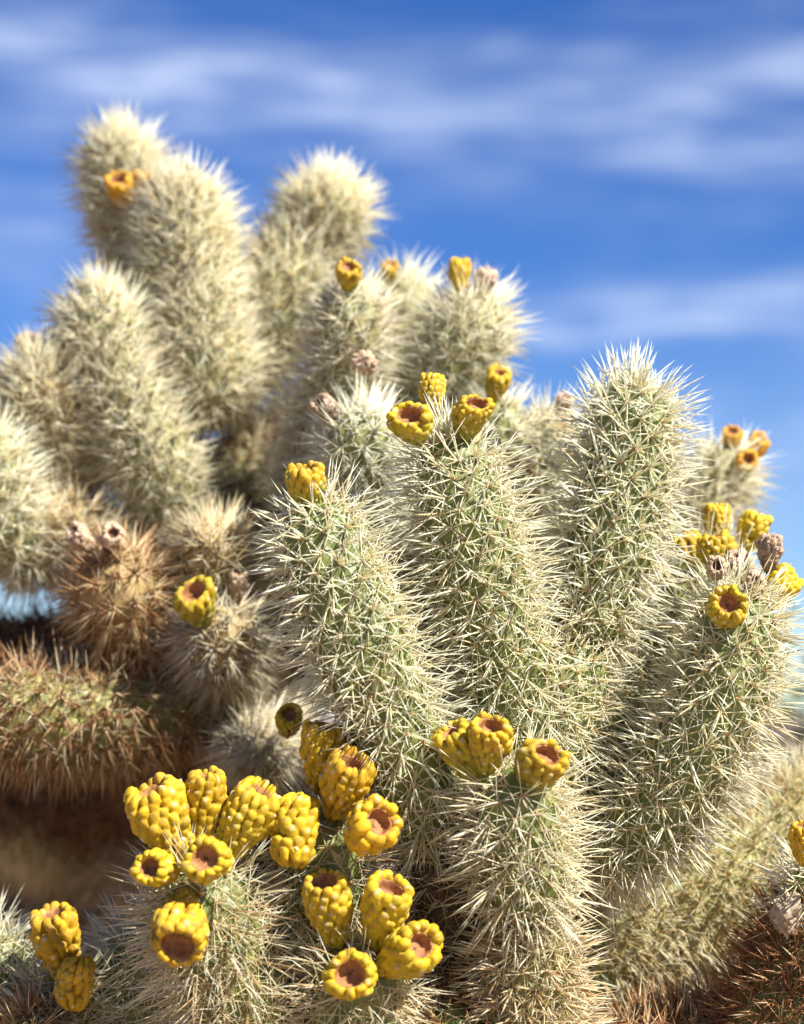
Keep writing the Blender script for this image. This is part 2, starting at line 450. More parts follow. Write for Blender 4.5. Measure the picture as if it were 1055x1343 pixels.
def lathe(prof, nu):
    prof = np.array(prof); n = len(prof)
    th = np.arange(nu) / nu * 2 * math.pi
    V = np.stack([prof[:, 0][:, None] * np.cos(th), prof[:, 0][:, None] * np.sin(th), np.repeat(prof[:, 1][:, None], nu, 1)], -1).reshape(-1, 3)
    i0 = np.arange(n - 1)[:, None] * nu; j = np.arange(nu)[None, :]; j2 = (j + 1) % nu
    a, b, c, d = i0 + j, i0 + j2, i0 + nu + j2, i0 + nu + j
    F = np.concatenate([np.stack([a, b, c], -1).reshape(-1, 3), np.stack([a, c, d], -1).reshape(-1, 3)])
    return V, F

def fruit(parent, px, py, dep, w, h, axis, kind='ripe', cup=True, green=.25, label=None, hi=True, neck=.34, taper=.60, cr=None):
    c = P(px, py, dep); R = px2m(w, dep) / 2 * .95 * random.uniform(.92, 1.02); H = px2m(h, dep) * .96 * random.uniform(.95, 1.03)
    if kind == 'dry': R *= .88; H *= .88
    z = cdir(*axis); x = np.cross(z, np.array([.2, .9, .37])); x /= np.linalg.norm(x); y = np.cross(z, x)
    B = np.stack([x, y, z], 1)
    FRUITS.append((c, R, z, H, .8 if kind == 'dry' else .96))
    Hh = H / R                      # height in units of R
    E = ELL_HI if hi else ELL_LO
    bag = Bag()
    dry = kind == 'dry'
    yel = np.array([.60, .375, .010]) * random.uniform(.85, 1.06)
    yel[1] *= random.uniform(.92, 1.12)
    grn = np.array([.25, .27, .03])
    if kind == 'orange': yel = np.array([.62, .32, .015])
    if dry:
        yel = np.array([.52, .38, .26]) * random.uniform(.75, 1.15); grn = np.array([.26, .16, .09])
    cr = cr or (random.uniform(.43, .55) if not dry else random.uniform(.40, .50))      # radius of the scar
    n = random.choice([11, 12, 13]) if not dry else random.choice([8, 9])
    top = random.uniform(.0, .14) if cup else .2
    def prof(t):
        q = min(1, t / .60); q = q * q * (3 - 2 * q)
        r = taper + (1 - taper) * q
        if t > .60: r -= top * ((t - .60) / .40) ** 2
        return r * .78
    pr = [(taper * .40, -(.5 + neck) * Hh)] + [(prof(t), (t - .5) * Hh * .96) for t in np.linspace(0, 1, 24)]
    r1, z1 = pr[-1]
    if cup:
        e = r1 - (cr + .02)
        pr += [(r1 - e * .3, z1 + .05), (r1 - e * .7, z1 + .05), (cr + .03, z1 + .02), (cr + .02, z1 - .04), (cr + .02, z1 - .16)]
    else:
        pr += [(r1 * q, z1 + .22 * math.sqrt(1 - q * q)) for q in (.92, .8, .65, .5, .35, .2, .1, .01)]
    pr = np.array(pr)
    lp = np.concatenate([[0], np.cumsum(np.linalg.norm(np.diff(pr, axis=0), axis=1))])
    nv = 78 if hi else 34; nth = n * (10 if hi else 6)
    lv = np.linspace(0, lp[-1], nv)
    pr = np.stack([np.interp(lv, lp, pr[:, 0]), np.interp(lv, lp, pr[:, 1])], 1)
    tg = np.gradient(pr, axis=0); tg /= np.linalg.norm(tg, axis=1, keepdims=True)
    nrm = np.stack([tg[:, 1], -tg[:, 0]], 1)
    th = np.arange(nth) / nth * 2 * math.pi
    G = np.zeros((nv, nth)); CB = np.zeros((nv, nth, 3)); SC = np.zeros((nv, nth)); best = np.zeros((nv, nth))
    tz = np.clip((pr[:, 1] / Hh + .5), 0, 1)
    g = np.clip(green * 1.7 * (1 - tz) ** 1.1 + green * .3, 0, 1)[:, None]
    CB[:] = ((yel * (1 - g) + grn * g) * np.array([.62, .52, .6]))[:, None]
    helix = random.choice([-1, 1]) * random.uniform(.05, .3)
    l0 = lp[1] * .55; l1 = lp[25 - 1 + 1] - .10 if cup else lp[-1] - .10
    rows = max(3, int(round((l1 - l0) / random.uniform(.36, .44)))); dl = (l1 - l0) / (rows - .0)
    tufts = Bag()
    for k in range(rows + 1):
        for q in range(n):
            lc = l0 + dl * k + random.gauss(0, .05) * dl
            ri = float(np.interp(lc, lv, pr[:, 0]))
            if ri < .12: continue
            if ri < .45 and q % 2: continue
            if random.random() < (.03 if not dry else .12): continue
            rim = cup and k == rows
            t0 = ((q + (.5 if k % 2 else 0) + helix * k + random.gauss(0, .10)) / n * 2 * math.pi) % (2 * math.pi)
            step = n if ri >= .45 else n / 2
            a = math.pi * max(ri, .2) / step * random.uniform(.88, 1.10)
            c_ = dl * random.uniform(.80, 1.12) * (1.0 if not rim else .85)
            hb = random.uniform(.20, .31) * (1 if not dry else random.uniform(.5, 1.6))
            if k == 0: hb *= .6
            if rim: hb *= random.uniform(.45, 1.25); lc += random.uniform(-.10, .06)
            dth = (th - t0 + math.pi) % (2 * math.pi) - math.pi
            xx = dth[None, :] * np.maximum(ri, .2) / a; yy = ((lv - lc) / c_)[:, None]
            xx = xx + yy * random.gauss(0, .16)
            wd = 1 + .18 * np.clip(yy, -1, 1)
            d2 = np.abs(xx / wd) ** 2.3 + np.abs(yy) ** 2.4
            b = np.clip(1 - d2, 0, 1) ** .40 * hb * (1 + .42 * np.clip(yy, -1, 1))
            m = b > best
            best = np.where(m, b, best)
            tk = float(np.clip(np.interp(lc, lv, pr[:, 1]) / Hh + .5, 0, 1))
            gg = np.clip(green * 1.5 * (1 - tk) ** 1.1 + green * .25 + random.gauss(0, .07), 0, 1)
            col = (yel * (1 - gg) + grn * gg) * random.uniform(.84, 1.10)
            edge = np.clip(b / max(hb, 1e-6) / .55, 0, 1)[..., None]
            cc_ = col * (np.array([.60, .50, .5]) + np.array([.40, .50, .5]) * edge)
            sp_ = np.clip(1 - (np.abs(xx) / .45) ** 2 - ((yy - .62) / .30) ** 2, 0, 1)[..., None]
            rr_ = random.random()
            scar, amt = (np.array([.62, .50, .36]), .75) if rr_ < .22 else (np.array([.34, .17, .06]), .7) if rr_ < .75 else (col, 0)
            cc_ = cc_ * (1 - sp_ * amt) + scar * sp_ * amt
            CB = np.where(m[..., None], cc_, CB)
            if random.random() < (.055 if not dry else .2):
                r_, z_ = ri, float(np.interp(lc + c_ * .6, lv, pr[:, 1])); r_ = float(np.interp(lc + c_ * .6, lv, pr[:, 0])) + hb * 1.05
                tp = np.array([r_ * math.cos(t0), r_ * math.sin(t0), z_])
                tv = ELL_LO[0] * rng.uniform(.03, .07) * rng.uniform(.3, 1.5, (len(ELL_LO[0]), 1)) + tp
                tufts.add(tv, ELL_LO[1], np.array([.80, .74, .68]) * random.uniform(.7, 1.05))
    if cup: best *= np.clip((lp[-1] - .19 - lv) / .12, 0, 1)[:, None]
    best = best + rng.normal(0, .004, best.shape)
    rr2 = pr[:, 0][:, None] + nrm[:, 0][:, None] * best; zz2 = pr[:, 1][:, None] + nrm[:, 1][:, None] * best
    V = np.stack([rr2 * np.cos(th), rr2 * np.sin(th), zz2], -1).reshape(-1, 3)
    i0 = np.arange(nv - 1)[:, None] * nth; jj = np.arange(nth)[None, :]; j2 = (jj + 1) % nth
    F = np.concatenate([np.stack([i0 + jj, i0 + j2, i0 + nth + j2], -1).reshape(-1, 3), np.stack([i0 + jj, i0 + nth + j2, i0 + nth + jj], -1).reshape(-1, 3)])
    bag.add(V, F, CB.reshape(-1, 3))
    V, F, C = bag.out()
    if dry: V = V * rng.uniform(.88, 1.12, (len(V), 1))
    # every fruit is a little lopsided
    ph = rng.uniform(0, 6.3, 4); am = rng.uniform(.03, .09, 3)
    def warp(V):
        V = np.array(V, float)
        th = np.arctan2(V[:, 1], V[:, 0])
        k = 1 + am[0] * np.cos(2 * th + ph[0]) + .6 * am[1] * np.cos(3 * th + ph[1] + V[:, 2])
        V[:, 0] *= k; V[:, 1] *= k
        V[:, 2] += (am[2] * np.cos(th + ph[2]) * 1.3) * np.hypot(V[:, 0], V[:, 1]) * np.clip(V[:, 2] / Hh + .6, 0, 1)
        b = .10 * (V[:, 2] / Hh) ** 2
        V[:, 0] += b * math.cos(ph[3]) * Hh; V[:, 1] += b * math.sin(ph[3]) * Hh
        return V
    name = {'dry': 'dried_fruit'}.get(kind, 'fruit')
    o = mesh_obj(name, c + (warp(V) * R) @ B.T, F, M_FRUIT, parent, C)
    if label: o['label'] = label
    if cup:
        zt = z1 + .02; dp = min(random.uniform(.26, .60), Hh * .5)
        q = [(cr + .06, zt - .06), (cr + .03, zt), (cr - .005, zt - .06), (cr - .02, zt - dp * .5), (cr - .05, zt - dp * .82), (cr * .72, zt - dp * .97), (cr * .3, zt - dp * .95), (.001, zt - dp * .92)]
        Vc, Fc = lathe(q, 36)
        th = np.arctan2(Vc[:, 1], Vc[:, 0])
        Vc[:, 2] += .03 * np.sin(th * 7 + px) * (Vc[:, 2] > zt - .1)
        Vc += rng.normal(0, .012, Vc.shape)
        mesh_obj('cup', c + (warp(Vc) * R) @ B.T, Fc, M_CUP_DRY if dry else M_CUP, o)
    if tufts.n:
        V, F, C = tufts.out()
        tf = mesh_obj('bristle_tufts', c + (warp(V) * R) @ B.T, F, M_TUFT, o, C); tf['kind'] = 'stuff'
    return o

def plant(label, base, group='cholla cacti growing close together'):
    e = bpy.data.objects.new('cholla_cactus', None); COL.objects.link(e)
    e.location = (0, 0, 0)
    e.empty_display_size = .1
    tag(e, label, 'cactus', group)
    return e
def trunk(parent, top, foot, r, mix={'brown': 3, 'rust': 1, 'grey': 1}, **k):
    """old woody stem from a branch down to the ground; top, foot in metres"""
    top = np.array(top); foot = np.array(foot); W = np.array([top, top * .66 + foot * .34 + [.012, .01, 0], top * .33 + foot * .67 - [.014, 0, 0], foot])
    stem_w(parent, W, np.array([r, r * 1.05, r * 1.15, r * 1.35]), mix, M_BROWN, .003, .020, 8, .25, 0, .00055, 'trunk', None, .014, .25, False, (.3, .2, .1), None, .2, .4)

# ------------------------------------------------------------------ ground and hills
def make_ground():
    m, nt, b, o = new_mat('desert_ground')
    tcn = N(nt, 'ShaderNodeTexCoord')
    n = N(nt, 'ShaderNodeTexNoise'); n.inputs['Scale'].default_value = 1.4; n.inputs['Detail'].default_value = 10
    nt.links.new(tcn.outputs['Object'], n.inputs[0])
    r = N(nt, 'ShaderNodeValToRGB'); r.color_ramp.elements[0].color = (.20, .125, .08, 1); r.color_ramp.elements[1].color = (.38, .27, .18, 1)
    r.color_ramp.elements[0].position = .3; r.color_ramp.elements[1].position = .7
    nt.links.new(n.outputs[0], r.inputs[0]); nt.links.new(r.outputs[0], b.inputs['Base Color'])
    n2 = N(nt, 'ShaderNodeTexNoise'); n2.inputs['Scale'].default_value = 40; n2.inputs['Detail'].default_value = 6
    nt.links.new(tcn.outputs['Object'], n2.inputs[0])
    bp = N(nt, 'ShaderNodeBump'); bp.inputs['Strength'].default_value = .6; bp.inputs['Distance'].default_value = .02
    nt.links.new(n2.outputs[0], bp.inputs['Height']); nt.links.new(bp.outputs[0], b.inputs['Normal'])
    b.inputs['Roughness'].default_value = .95
    g = np.concatenate([-np.geomspace(3000, .5, 36), [0], np.geomspace(.5, 3000, 36)])
    k = len(g); gx, gy = np.meshgrid(g, g)
    gz = np.array([[noise.noise(Vector((x * .25, y * .25, 0))) * .05 * min(1, math.hypot(x, y) / 3) for x in g] for y in g]) - .02
    V = np.stack([gx, gy + 1, gz], -1).reshape(-1, 3)
    i = np.arange(k - 1)[:, None] * k + np.arange(k - 1)[None]
    F = np.stack([i, i + 1, i + k + 1, i + k], -1).reshape(-1, 4)
    o = mesh_obj('ground', V, F, m); o['kind'] = 'structure'
    # distant range
    mh = make_flesh('hill_rock', (.13, .085, .075), (.25, .17, .145), .95, .02, bump=.2)
    nx, ny = 220, 24; V = []
    for jy in range(ny):
        for ix in range(nx):
            a = math.radians(-70 + 140 * ix / (nx - 1)); d = 900 + 60 * jy
            hgt = math.sin(math.pi * jy / (ny - 1)) * (13 + 9 * noise.noise(Vector((a * 3, 1.3, 0))) + 6 * noise.noise(Vector((a * 11, jy * .35, 4))) + 6 * noise.noise(Vector((a * 37, jy, 9))))
            V.append((math.sin(a) * d, math.cos(a) * d, hgt - 1))
    i = np.arange(ny - 1)[:, None] * nx + np.arange(nx - 1)[None]
    F = np.stack([i, i + 1, i + nx + 1, i + nx], -1).reshape(-1, 4)
    o = mesh_obj('hills', np.array(V), F, mh); o['kind'] = 'structure'
make_ground()

# ================================================================== FRONT CHOLLA
front = plant('cholla cactus in sharp focus with green arms, white spines and many clusters of yellow fruit', None)
# --- fruit first, so that needles keep clear of it
def FR(p, rows, **kw):
    for r in rows:
        k = dict(kw); k.update(r[6] if len(r) > 6 else {})
        fruit(p, *r[:6], **k)
FR(front, [
 (402, 637, -.005, 54, 48, (-.15, .9, .38), dict(green=.55)),
 (540, 556, .005, 58, 46, (-.2, .55, .8), dict(green=.55)), (617, 547, .01, 54, 50, (.25, .68, .65), dict(green=.55)),
 (567, 514, .055, 40, 46, (0, 1, -.15), dict(green=.1)),
 (953, 799, .005, 56, 46, (-.05, .35, .92), dict(green=.5)), (1022, 772, .05, 48, 52, (.62, .6, -.1), dict(green=.2)),
 (941, 724, .075, 54, 40, (-.2, .95, -.1), {}), (905, 720, .11, 46, 34, (-.5, .85, 0), {}),
 (940, 746, .03, 34, 34, (-.1, .35, .92), dict(kind='dry', label='dried whitish fruit with a dark hollow')),
 (988, 768, .03, 38, 36, (.15, .4, .9), dict(kind='dry', label='dried pinkish fruit with a dark hollow')),
 (1010, 722, .05, 38, 44, (.05, .95, .25), dict(kind='dry', label='pale dried fruit standing upright')),
 (966, 740, .06, 34, 30, (.1, .8, .5), dict(kind='dry')),
 (608, 985, -.02, 60, 66, (-.5, .82, .2), dict(green=.5)), (642, 974, -.035, 60, 66, (0.02, .8, .55), dict(green=.45)), (706, 1004, -.035, 64, 58, (.36, .6, .72), dict(green=.55)),
 (213, 1073, -.02, 78, 88, (-.38, .9, .22), dict(green=.18)), (271, 1056, -.015, 58, 84, (0, 1, .12), dict(green=.1)), (322, 1075, -.02, 72, 88, (.52, .82, .12), dict(green=.2)),
 (208, 1140, -.045, 56, 52, (-.32, .25, .92), dict(green=.1)), (273, 1129, -.055, 66, 58, (-.05, .3, .95), dict(green=.15)),
 (237, 1213, -.055, 76, 92, (.0, -.42, .88), dict(green=.15, cr=.58)),
 (386, 1090, -.02, 68, 74, (.1, .9, -.12), dict(cup=False, green=.05, neck=.15, taper=.82)),
 (424, 990, .0, 68, 74, (.03, 1, .1), dict(green=.1)), (452, 1030, -.02, 66, 82, (.28, .8, .52), dict(green=.15)), (484, 1088, -.035, 76, 64, (.42, .42, .8), dict(green=.15)),
 (431, 1191, -.03, 70, 88, (-.14, .88, .45), dict(green=.25)), (503, 1196, -.035, 66, 88, (.17, .85, .48), dict(green=.25)),
 (534, 1251, -.04, 80, 78, (.55, .48, .68), dict(green=.22)), (460, 1280, -.055, 68, 62, (-.05, .25, .96), dict(green=.2)),
])
W_ = {'white': 3, 'cream': 2}
# stem A, left arm
stem(front, [(408, 662, .01, 50), (432, 735, .0, 56), (478, 860, .0, 61), (528, 980, .01, 61), (575, 1090, .03, 54)], {'cream': 3, 'white': 2}, per=17, slen=.0215, droop=.14)
# stem B, middle arm
stem(front, [(583, 572, .025, 44), (604, 650, .025, 54), (634, 770, .03, 60), (668, 880, .035, 62), (690, 985, .04, 54)], {'cream': 3, 'white': 2}, per=16, slen=.0215, droop=.12)
# stem C, right upright arm without fruit
stem(front, [(830, 508, .075, 50), (824, 590, .07, 57), (806, 700, .065, 56), (785, 790, .06, 50), (768, 850, .055, 40)], {'white': 4, 'cream': 2}, per=17, slen=.0225, droop=.06, thick=.00056)
# lower stem carrying C
stem(front, [(762, 835, .055, 46), (738, 900, .05, 58), (712, 980, .05, 62), (690, 1100, .05, 60)], {'cream': 3, 'straw': 2}, per=15, slen=.020, droop=.1)
# stem D, right arm
stem(front, [(972, 778, .035, 44), (962, 850, .03, 54), (935, 940, .03, 61), (890, 1020, .04, 62), (835, 1085, .05, 56), (770, 1130, .06, 50)], {'cream': 3, 'white': 1, 'straw': 1}, per=17, slen=.023, droop=.10)
# stem behind D
stem(front, [(950, 715, .14, 34), (925, 770, .13, 46), (880, 860, .12, 50), (830, 960, .10, 50), (780, 1060, .08, 46)], {'cream': 3, 'straw': 1}, per=14, slen=.020, skin=M_OLIVE)
FR(front, [(941, 686, .135, 38, 46, (0, 1, 0), dict(green=.1)), (986, 695, .13, 42, 42, (.4, .92, 0), dict(green=.15))])
# stem E, lower centre with three fruits
stem(front, [(662, 1008, -.012, 46), (678, 1065, -.012, 54), (686, 1130, -.005, 57), (690, 1195, .005, 46)], {'cream': 3, 'straw': 2, 'white': 1}, per=17, slen=.026, droop=.22, thick=.00044)
stem(front, [(690, 1200, .015, 46), (694, 1275, .01, 60), (690, 1370, .015, 66), (680, 1480, .02, 66)], {'straw': 4, 'tan': 3, 'cream': 1}, per=26, slen=.020, droop=.12, skin=M_OLIVE, pitch=.0098)
# stem F, lower left crown of fruit, leaning to the viewer
stem(front, [(250, 1140, -.022, 52), (275, 1205, -.012, 66), (310, 1290, .0, 70), (350, 1390, .02, 66)], {'straw': 4, 'cream': 2, 'tan': 1}, per=18, slen=.029, droop=.10, thick=.00042)
# stem H, middle low crown
stem(front, [(430, 1060, .005, 42), (428, 1130, .01, 56), (430, 1230, .03, 60), (450, 1350, .045, 60)], {'straw': 4, 'tan': 2, 'cream': 1}, per=16, slen=.026, droop=.14, thick=.00042)
# stem G, lowest crown
stem(front, [(482, 1235, -.018, 46), (470, 1290, -.012, 60), (460, 1370, .0, 66), (470, 1460, .02, 64)], {'straw': 4, 'cream': 2, 'tan': 1}, per=17, slen=.027, droop=.10, thick=.00042)
# woody branches below the picture that join the arms
stem(front, [(560, 1075, .035, 56), (600, 1180, .05, 62), (640, 1320, .06, 70), (650, 1480, .06, 74)], {'straw': 2, 'tan': 2, 'brown': 2}, per=11, skin=M_BROWN, name='branch', pads=False, lod=1)
stem(front, [(340, 1370, .02, 60), (440, 1440, .04, 66), (560, 1470, .05, 70), (660, 1500, .055, 74)], {'tan': 2, 'brown': 2}, per=10, skin=M_BROWN, name='branch', pads=False, lod=1)
stem(front, [(560, 1345, .0, 46), (600, 1370, .01, 60), (650, 1430, .03, 66), (665, 1520, .05, 70)], {'tan': 3, 'rust': 1}, per=14, droop=0, name='branch', slen=.02)
trunk(front, P(655, 1460, .055), (.07, 1.33, -.08), .038)
# yellow-green branch slanting behind D and E
stem(front, [(1140, 1075, .18, 92), (1030, 1118, .175, 100), (920, 1172, .17, 104), (810, 1218, .16, 98), (700, 1260, .13, 80)], {'gold': 2, 'straw': 4, 'tan': 1, 'cream': 2}, per=22, slen=.0185, skin=M_YGREEN, droop=.08, thick=.00042, pitch=.0102, pad_col=(.55, .40, .16))

# ================================================================== TALL CHOLLA BEHIND, pale arms over rusty branches
back = plant('tall pale cream cholla cactus behind, rusty brown on its lower branches', None)
FR(back, [
 (160, 248, .30, 44, 34, (-.2, .75, .6), dict(kind='orange', green=0)), (186, 240, .30, 26, 30, (.1, .9, .4), dict(kind='orange', green=0)),
 (246, 236, .29, 40, 36, (.1, .7, .7), dict(kind='dry', green=.2)),
 (106, 706, .15, 38, 36, (-.5, .6, .6), dict(kind='dry')), (148, 706, .14, 38, 36, (.1, .5, .85), dict(kind='dry', label='dried greyish fruit with round hollow')),
 (258, 792, .125, 58, 56, (-.15, .62, .77), dict(green=.75, label='yellow and green fruit with brown hollow')), (313, 769, .15, 28, 38, (.1, .95, .3), dict(kind='dry')),
 (36, 452, .27, 40, 26, (0, .9, .3), dict(kind='dry')),
 (379, 946, .10, 40, 38, (.1, .6, .75), dict(green=.5)),
], hi=False)
CR = {'cream': 3, 'straw': 4, 'gold': 1}
fz = dict(lod=1, per=36, slen=.024, thick=.0005, pads=False, pitch=.0098, skin=M_TANSKIN)
bk = dict(lod=1, skin=M_OLIVE, per=32, slen=.0235, thick=.00050, pads=False, pitch=.0098)
stem(back, [(155, 178, .34, 42), (162, 240, .34, 50), (185, 320, .34, 46), (215, 420, .34, 40)], CR, **bk)
stem(back, [(232, 238, .30, 44), (243, 310, .29, 58), (258, 400, .28, 62), (272, 480, .27, 60), (285, 550, .27, 48)], CR, **bk)
stem(back, [(120, 378, .26, 42), (136, 440, .255, 53), (160, 510, .25, 56), (192, 580, .245, 60), (218, 640, .25, 52), (250, 690, .27, 44)], {'cream': 3, 'straw': 4}, droop=.12, **bk)
stem(back, [(44, 470, .245, 46), (56, 510, .25, 58), (74, 560, .257, 56), (105, 640, .27, 46)], {'straw': 4, 'gold': 2, 'cream': 2}, **fz)
stem(back, [(-22, 565, .22, 40), (-10, 620, .215, 47), (10, 690, .215, 46), (50, 740, .24, 42)], {'cream': 4, 'straw': 2}, **bk)
stem(back, [(30, 690, .23, 46), (90, 700, .24, 54), (150, 740, .25, 54), (210, 800, .27, 50)], {'straw': 3, 'tan': 2}, **fz)
stem(back, [(142, 728, .17, 44), (155, 772, .165, 60), (175, 820, .18, 56), (215, 880, .21, 46)], {'tan': 4, 'rust': 2}, droop=.18, **fz)
stem(back, [(270, 700, .16, 36), (278, 722, .17, 46), (290, 770, .2, 46), (300, 830, .24, 44)], {'straw': 3, 'tan': 2, 'gold': 2}, **fz)
stem(back, [(275, 800, .145, 40), (286, 825, .15, 48), (296, 860, .17, 44), (300, 900, .21, 40)], {'grey': 3, 'straw': 2}, droop=.35, **fz)
stem(back, [(398, 312, .33, 44), (384, 360, .31, 54), (358, 420, .30, 50), (325, 490, .31, 40)], CR, **bk)
stem(back, [(425, 540, .33, 36), (365, 590, .33, 50), (310, 640, .32, 60), (285, 740, .32, 60), (270, 850, .32, 60)], {'straw': 3, 'tan': 2, 'brown': 1}, **bk)
stem(back, [(335, 985, .15, 30), (338, 978, .17, 42), (345, 968, .21, 44), (350, 950, .30, 40)], {'grey': 3, 'straw': 2}, droop=.05, **fz)
stem(back, [(438, 236, .315, 48), (430, 270, .32, 56), (414, 310, .325, 50), (395, 350, .33, 40)], CR, **bk)
stem(back, [(352, 680, .31, 40), (354, 790, .30, 52), (346, 900, .31, 56), (335, 1020, .33, 60)], {'rust': 2, 'tan': 2, 'brown': 2}, lod=1, per=20, slen=.022, thick=.0006, skin=M_BROWN, droop=.2, name='branch')
stem(back, [(-90, 1035, .42, 56), (20, 1040, .42, 62), (140, 1030, .41, 62), (260, 1010, .39, 60), (330, 1000, .37, 60)], {'rust': 3, 'brown': 3}, lod=1, per=20, slen=.022, thick=.0006, skin=M_BROWN, droop=.2, name='branch')
# rusty horizontal branches
rb = dict(lod=1, per=27, slen=.024, thick=.0005, pads=False, pitch=.0100, name='branch')
stem(back, [(-120, 938, .15, 62), (-20, 940, .155, 66), (90, 938, .165, 68), (190, 932, .185, 66), (270, 915, .22, 62), (330, 880, .28, 54)], {'rust': 4, 'tan': 4, 'straw': 1}, skin=M_YGREEN, droop=.3, **rb)
stem(back, [(-100, 864, .30, 44), (0, 864, .30, 48), (120, 862, .31, 52), (240, 880, .31, 54), (330, 900, .34, 54)], {'rust': 3, 'brown': 3}, skin=M_BROWN, droop=.2, **rb)
stem(back, [(150, 1000, .30, 50), (240, 960, .31, 60), (320, 930, .33, 66)], {'brown': 4, 'rust': 2}, skin=M_BROWN, droop=.3, **rb)
stem(back, [(280, 760, .34, 60), (300, 900, .35, 70), (330, 1050, .36, 76), (350, 1200, .37, 80), (360, 1350, .38, 84), (365, 1500, .38, 88)], {'brown': 4, 'rust': 2}, skin=M_BROWN, droop=.3, **rb)
stem(back, [(-60, 1090, .52, 66), (60, 1110, .50, 70), (180, 1120, .46, 76), (320, 1150, .42, 80)], {'tan': 2, 'rust': 1, 'grey': 5}, skin=M_TANSKIN, droop=.3, **rb)
stem(back, [(25, 1075, .40, 38), (45, 1088, .43, 50), (85, 1110, .48, 50)], {'straw': 3, 'gold': 2}, skin=M_YGREEN, droop=.2, **rb)
stem(back, [(-80, 1210, .55, 70), (60, 1210, .52, 76), (200, 1215, .47, 80), (340, 1230, .42, 80)], {'grey': 3, 'rust': 2, 'brown': 1}, skin=M_TANSKIN, droop=.3, **rb)
trunk(back, P(362, 1470, .38), (-.08, 1.68, -.08), .05)

# ================================================================== CHOLLA BEHIND THE FRONT ONE, with few blurred yellow fruits
mid = plant('cream cholla between the tall pale one and the sharp one, few blurred tip fruits', None)
FR(mid, [
 (458, 362, .19, 38, 38, (-.05, .62, .78), dict(green=.55)), (478, 478, .14, 38, 34, (.1, .3, .92), dict(kind='dry', cup=False, label='pale pink dried fruit')),
 (511, 356, .30, 26, 24, (.1, .7, .7), {}), (603, 358, .22, 32, 34, (0, 1, 0), dict(green=.1)), (636, 368, .22, 34, 30, (.2, .9, .2), dict(kind='dry')),
 (652, 504, .17, 38, 36, (.2, .8, .5), dict(green=.15)), (428, 536, .12, 38, 34, (-.6, .5, .6), dict(kind='dry')),
 (961, 577, .26, 32, 34, (-.1, .7, .7), dict(kind='orange', green=.1)), (991, 587, .26, 34, 34, (.4, .7, .5), dict(kind='orange', green=.1)), (977, 606, .245, 32, 32, (.15, .3, .92), dict(kind='orange', green=.1)),
 (738, 530, .19, 30, 26, (.4, .8, .4), dict(kind='dry')),
], hi=False)
stem(mid, [(460, 385, .21, 34), (462, 430, .205, 42), (452, 500, .21, 44), (425, 570, .23, 42), (400, 660, .25, 44)], {'straw': 3, 'cream': 2, 'grey': 1}, **bk)
stem(mid, [(520, 370, .32, 34), (528, 405, .31, 42), (540, 470, .30, 42), (540, 560, .28, 42)], {'cream': 3, 'straw': 2}, **bk)
stem(mid, [(628, 388, .235, 36), (620, 420, .23, 50), (600, 470, .23, 50), (575, 530, .24, 44), (555, 620, .25, 42)], {'cream': 3, 'straw': 2}, **bk)
stem(mid, [(478, 538, .13, 36), (474, 575, .13, 48), (474, 620, .14, 48), (490, 700, .17, 44)], {'cream': 2, 'white': 2}, **bk)
stem(mid, [(655, 525, .19, 24), (655, 560, .19, 34), (650, 620, .20, 38), (630, 720, .22, 40)], {'cream': 3, 'straw': 1}, **bk)
stem(mid, [(724, 548, .20, 30), (718, 575, .2, 38), (710, 640, .2, 36), (700, 730, .21, 38), (690, 830, .22, 42)], {'straw': 4, 'cream': 2, 'tan': 1}, **bk)
stem(mid, [(975, 598, .265, 28), (955, 618, .26, 36), (925, 650, .26, 38), (880, 720, .26, 42), (820, 820, .26, 46), (740, 930, .25, 50)], {'straw': 3, 'cream': 2}, **bk)
for br in ([(400, 650, .25, 42), (430, 760, .25, 46), (500, 880, .26, 54), (590, 1000, .27, 60)],
           [(540, 555, .28, 40), (555, 700, .27, 46), (580, 850, .27, 54), (600, 1000, .27, 60)],
           [(690, 820, .22, 42), (670, 900, .24, 50), (640, 980, .26, 58), (610, 1080, .27, 62)]):
    stem(mid, br, {'straw': 2, 'tan': 2, 'brown': 2}, skin=M_BROWN, name='branch', per=12, slen=.022, thick=.0006, lod=1)
stem(mid, [(600, 960, .27, 60), (600, 1100, .28, 70), (595, 1250, .29, 76), (590, 1420, .30, 80)], {'brown': 3, 'tan': 1}, skin=M_BROWN, name='branch', per=10, slen=.022, thick=.0006, lod=1)
trunk(mid, P(590, 1400, .30), (.04, 1.58, -.08), .046)

# ================================================================== LOW CHOLLA at lower left, with two blurred fruits
low = plant('low pale cholla cactus with two soft yellow fruits beside the dark brown branches', None)
FR(low, [(76, 1234, .055, 66, 82, (-.12, .93, .3), dict(green=.12)), (98, 1290, .04, 58, 54, (.2, .9, .0), dict(cup=False, green=.08, neck=.15, taper=.85))])
stem(low, [(85, 1275, .075, 40), (78, 1330, .075, 54), (70, 1420, .08, 60), (75, 1520, .09, 60)], {'straw': 3, 'cream': 2}, per=17, slen=.022)
stem(low, [(185, 1215, .10, 40), (180, 1270, .10, 50), (170, 1350, .10, 54), (140, 1460, .10, 54)], {'white': 3, 'cream': 2}, per=17, slen=.021)
stem(low, [(-20, 1215, .09, 40), (-15, 1270, .09, 50), (5, 1350, .09, 54), (40, 1460, .09, 56)], {'white': 3, 'cream': 3}, per=17, slen=.023)
stem(low, [(40, 1330, .04, 40), (45, 1370, .05, 56), (60, 1440, .07, 60), (80, 1520, .09, 62)], {'rust': 2, 'tan': 3}, per=15, slen=.02)
stem(low, [(140, 1430, .10, 52), (100, 1500, .10, 58), (85, 1580, .10, 60)], {'tan': 2, 'brown': 2}, skin=M_BROWN, name='branch', per=10)
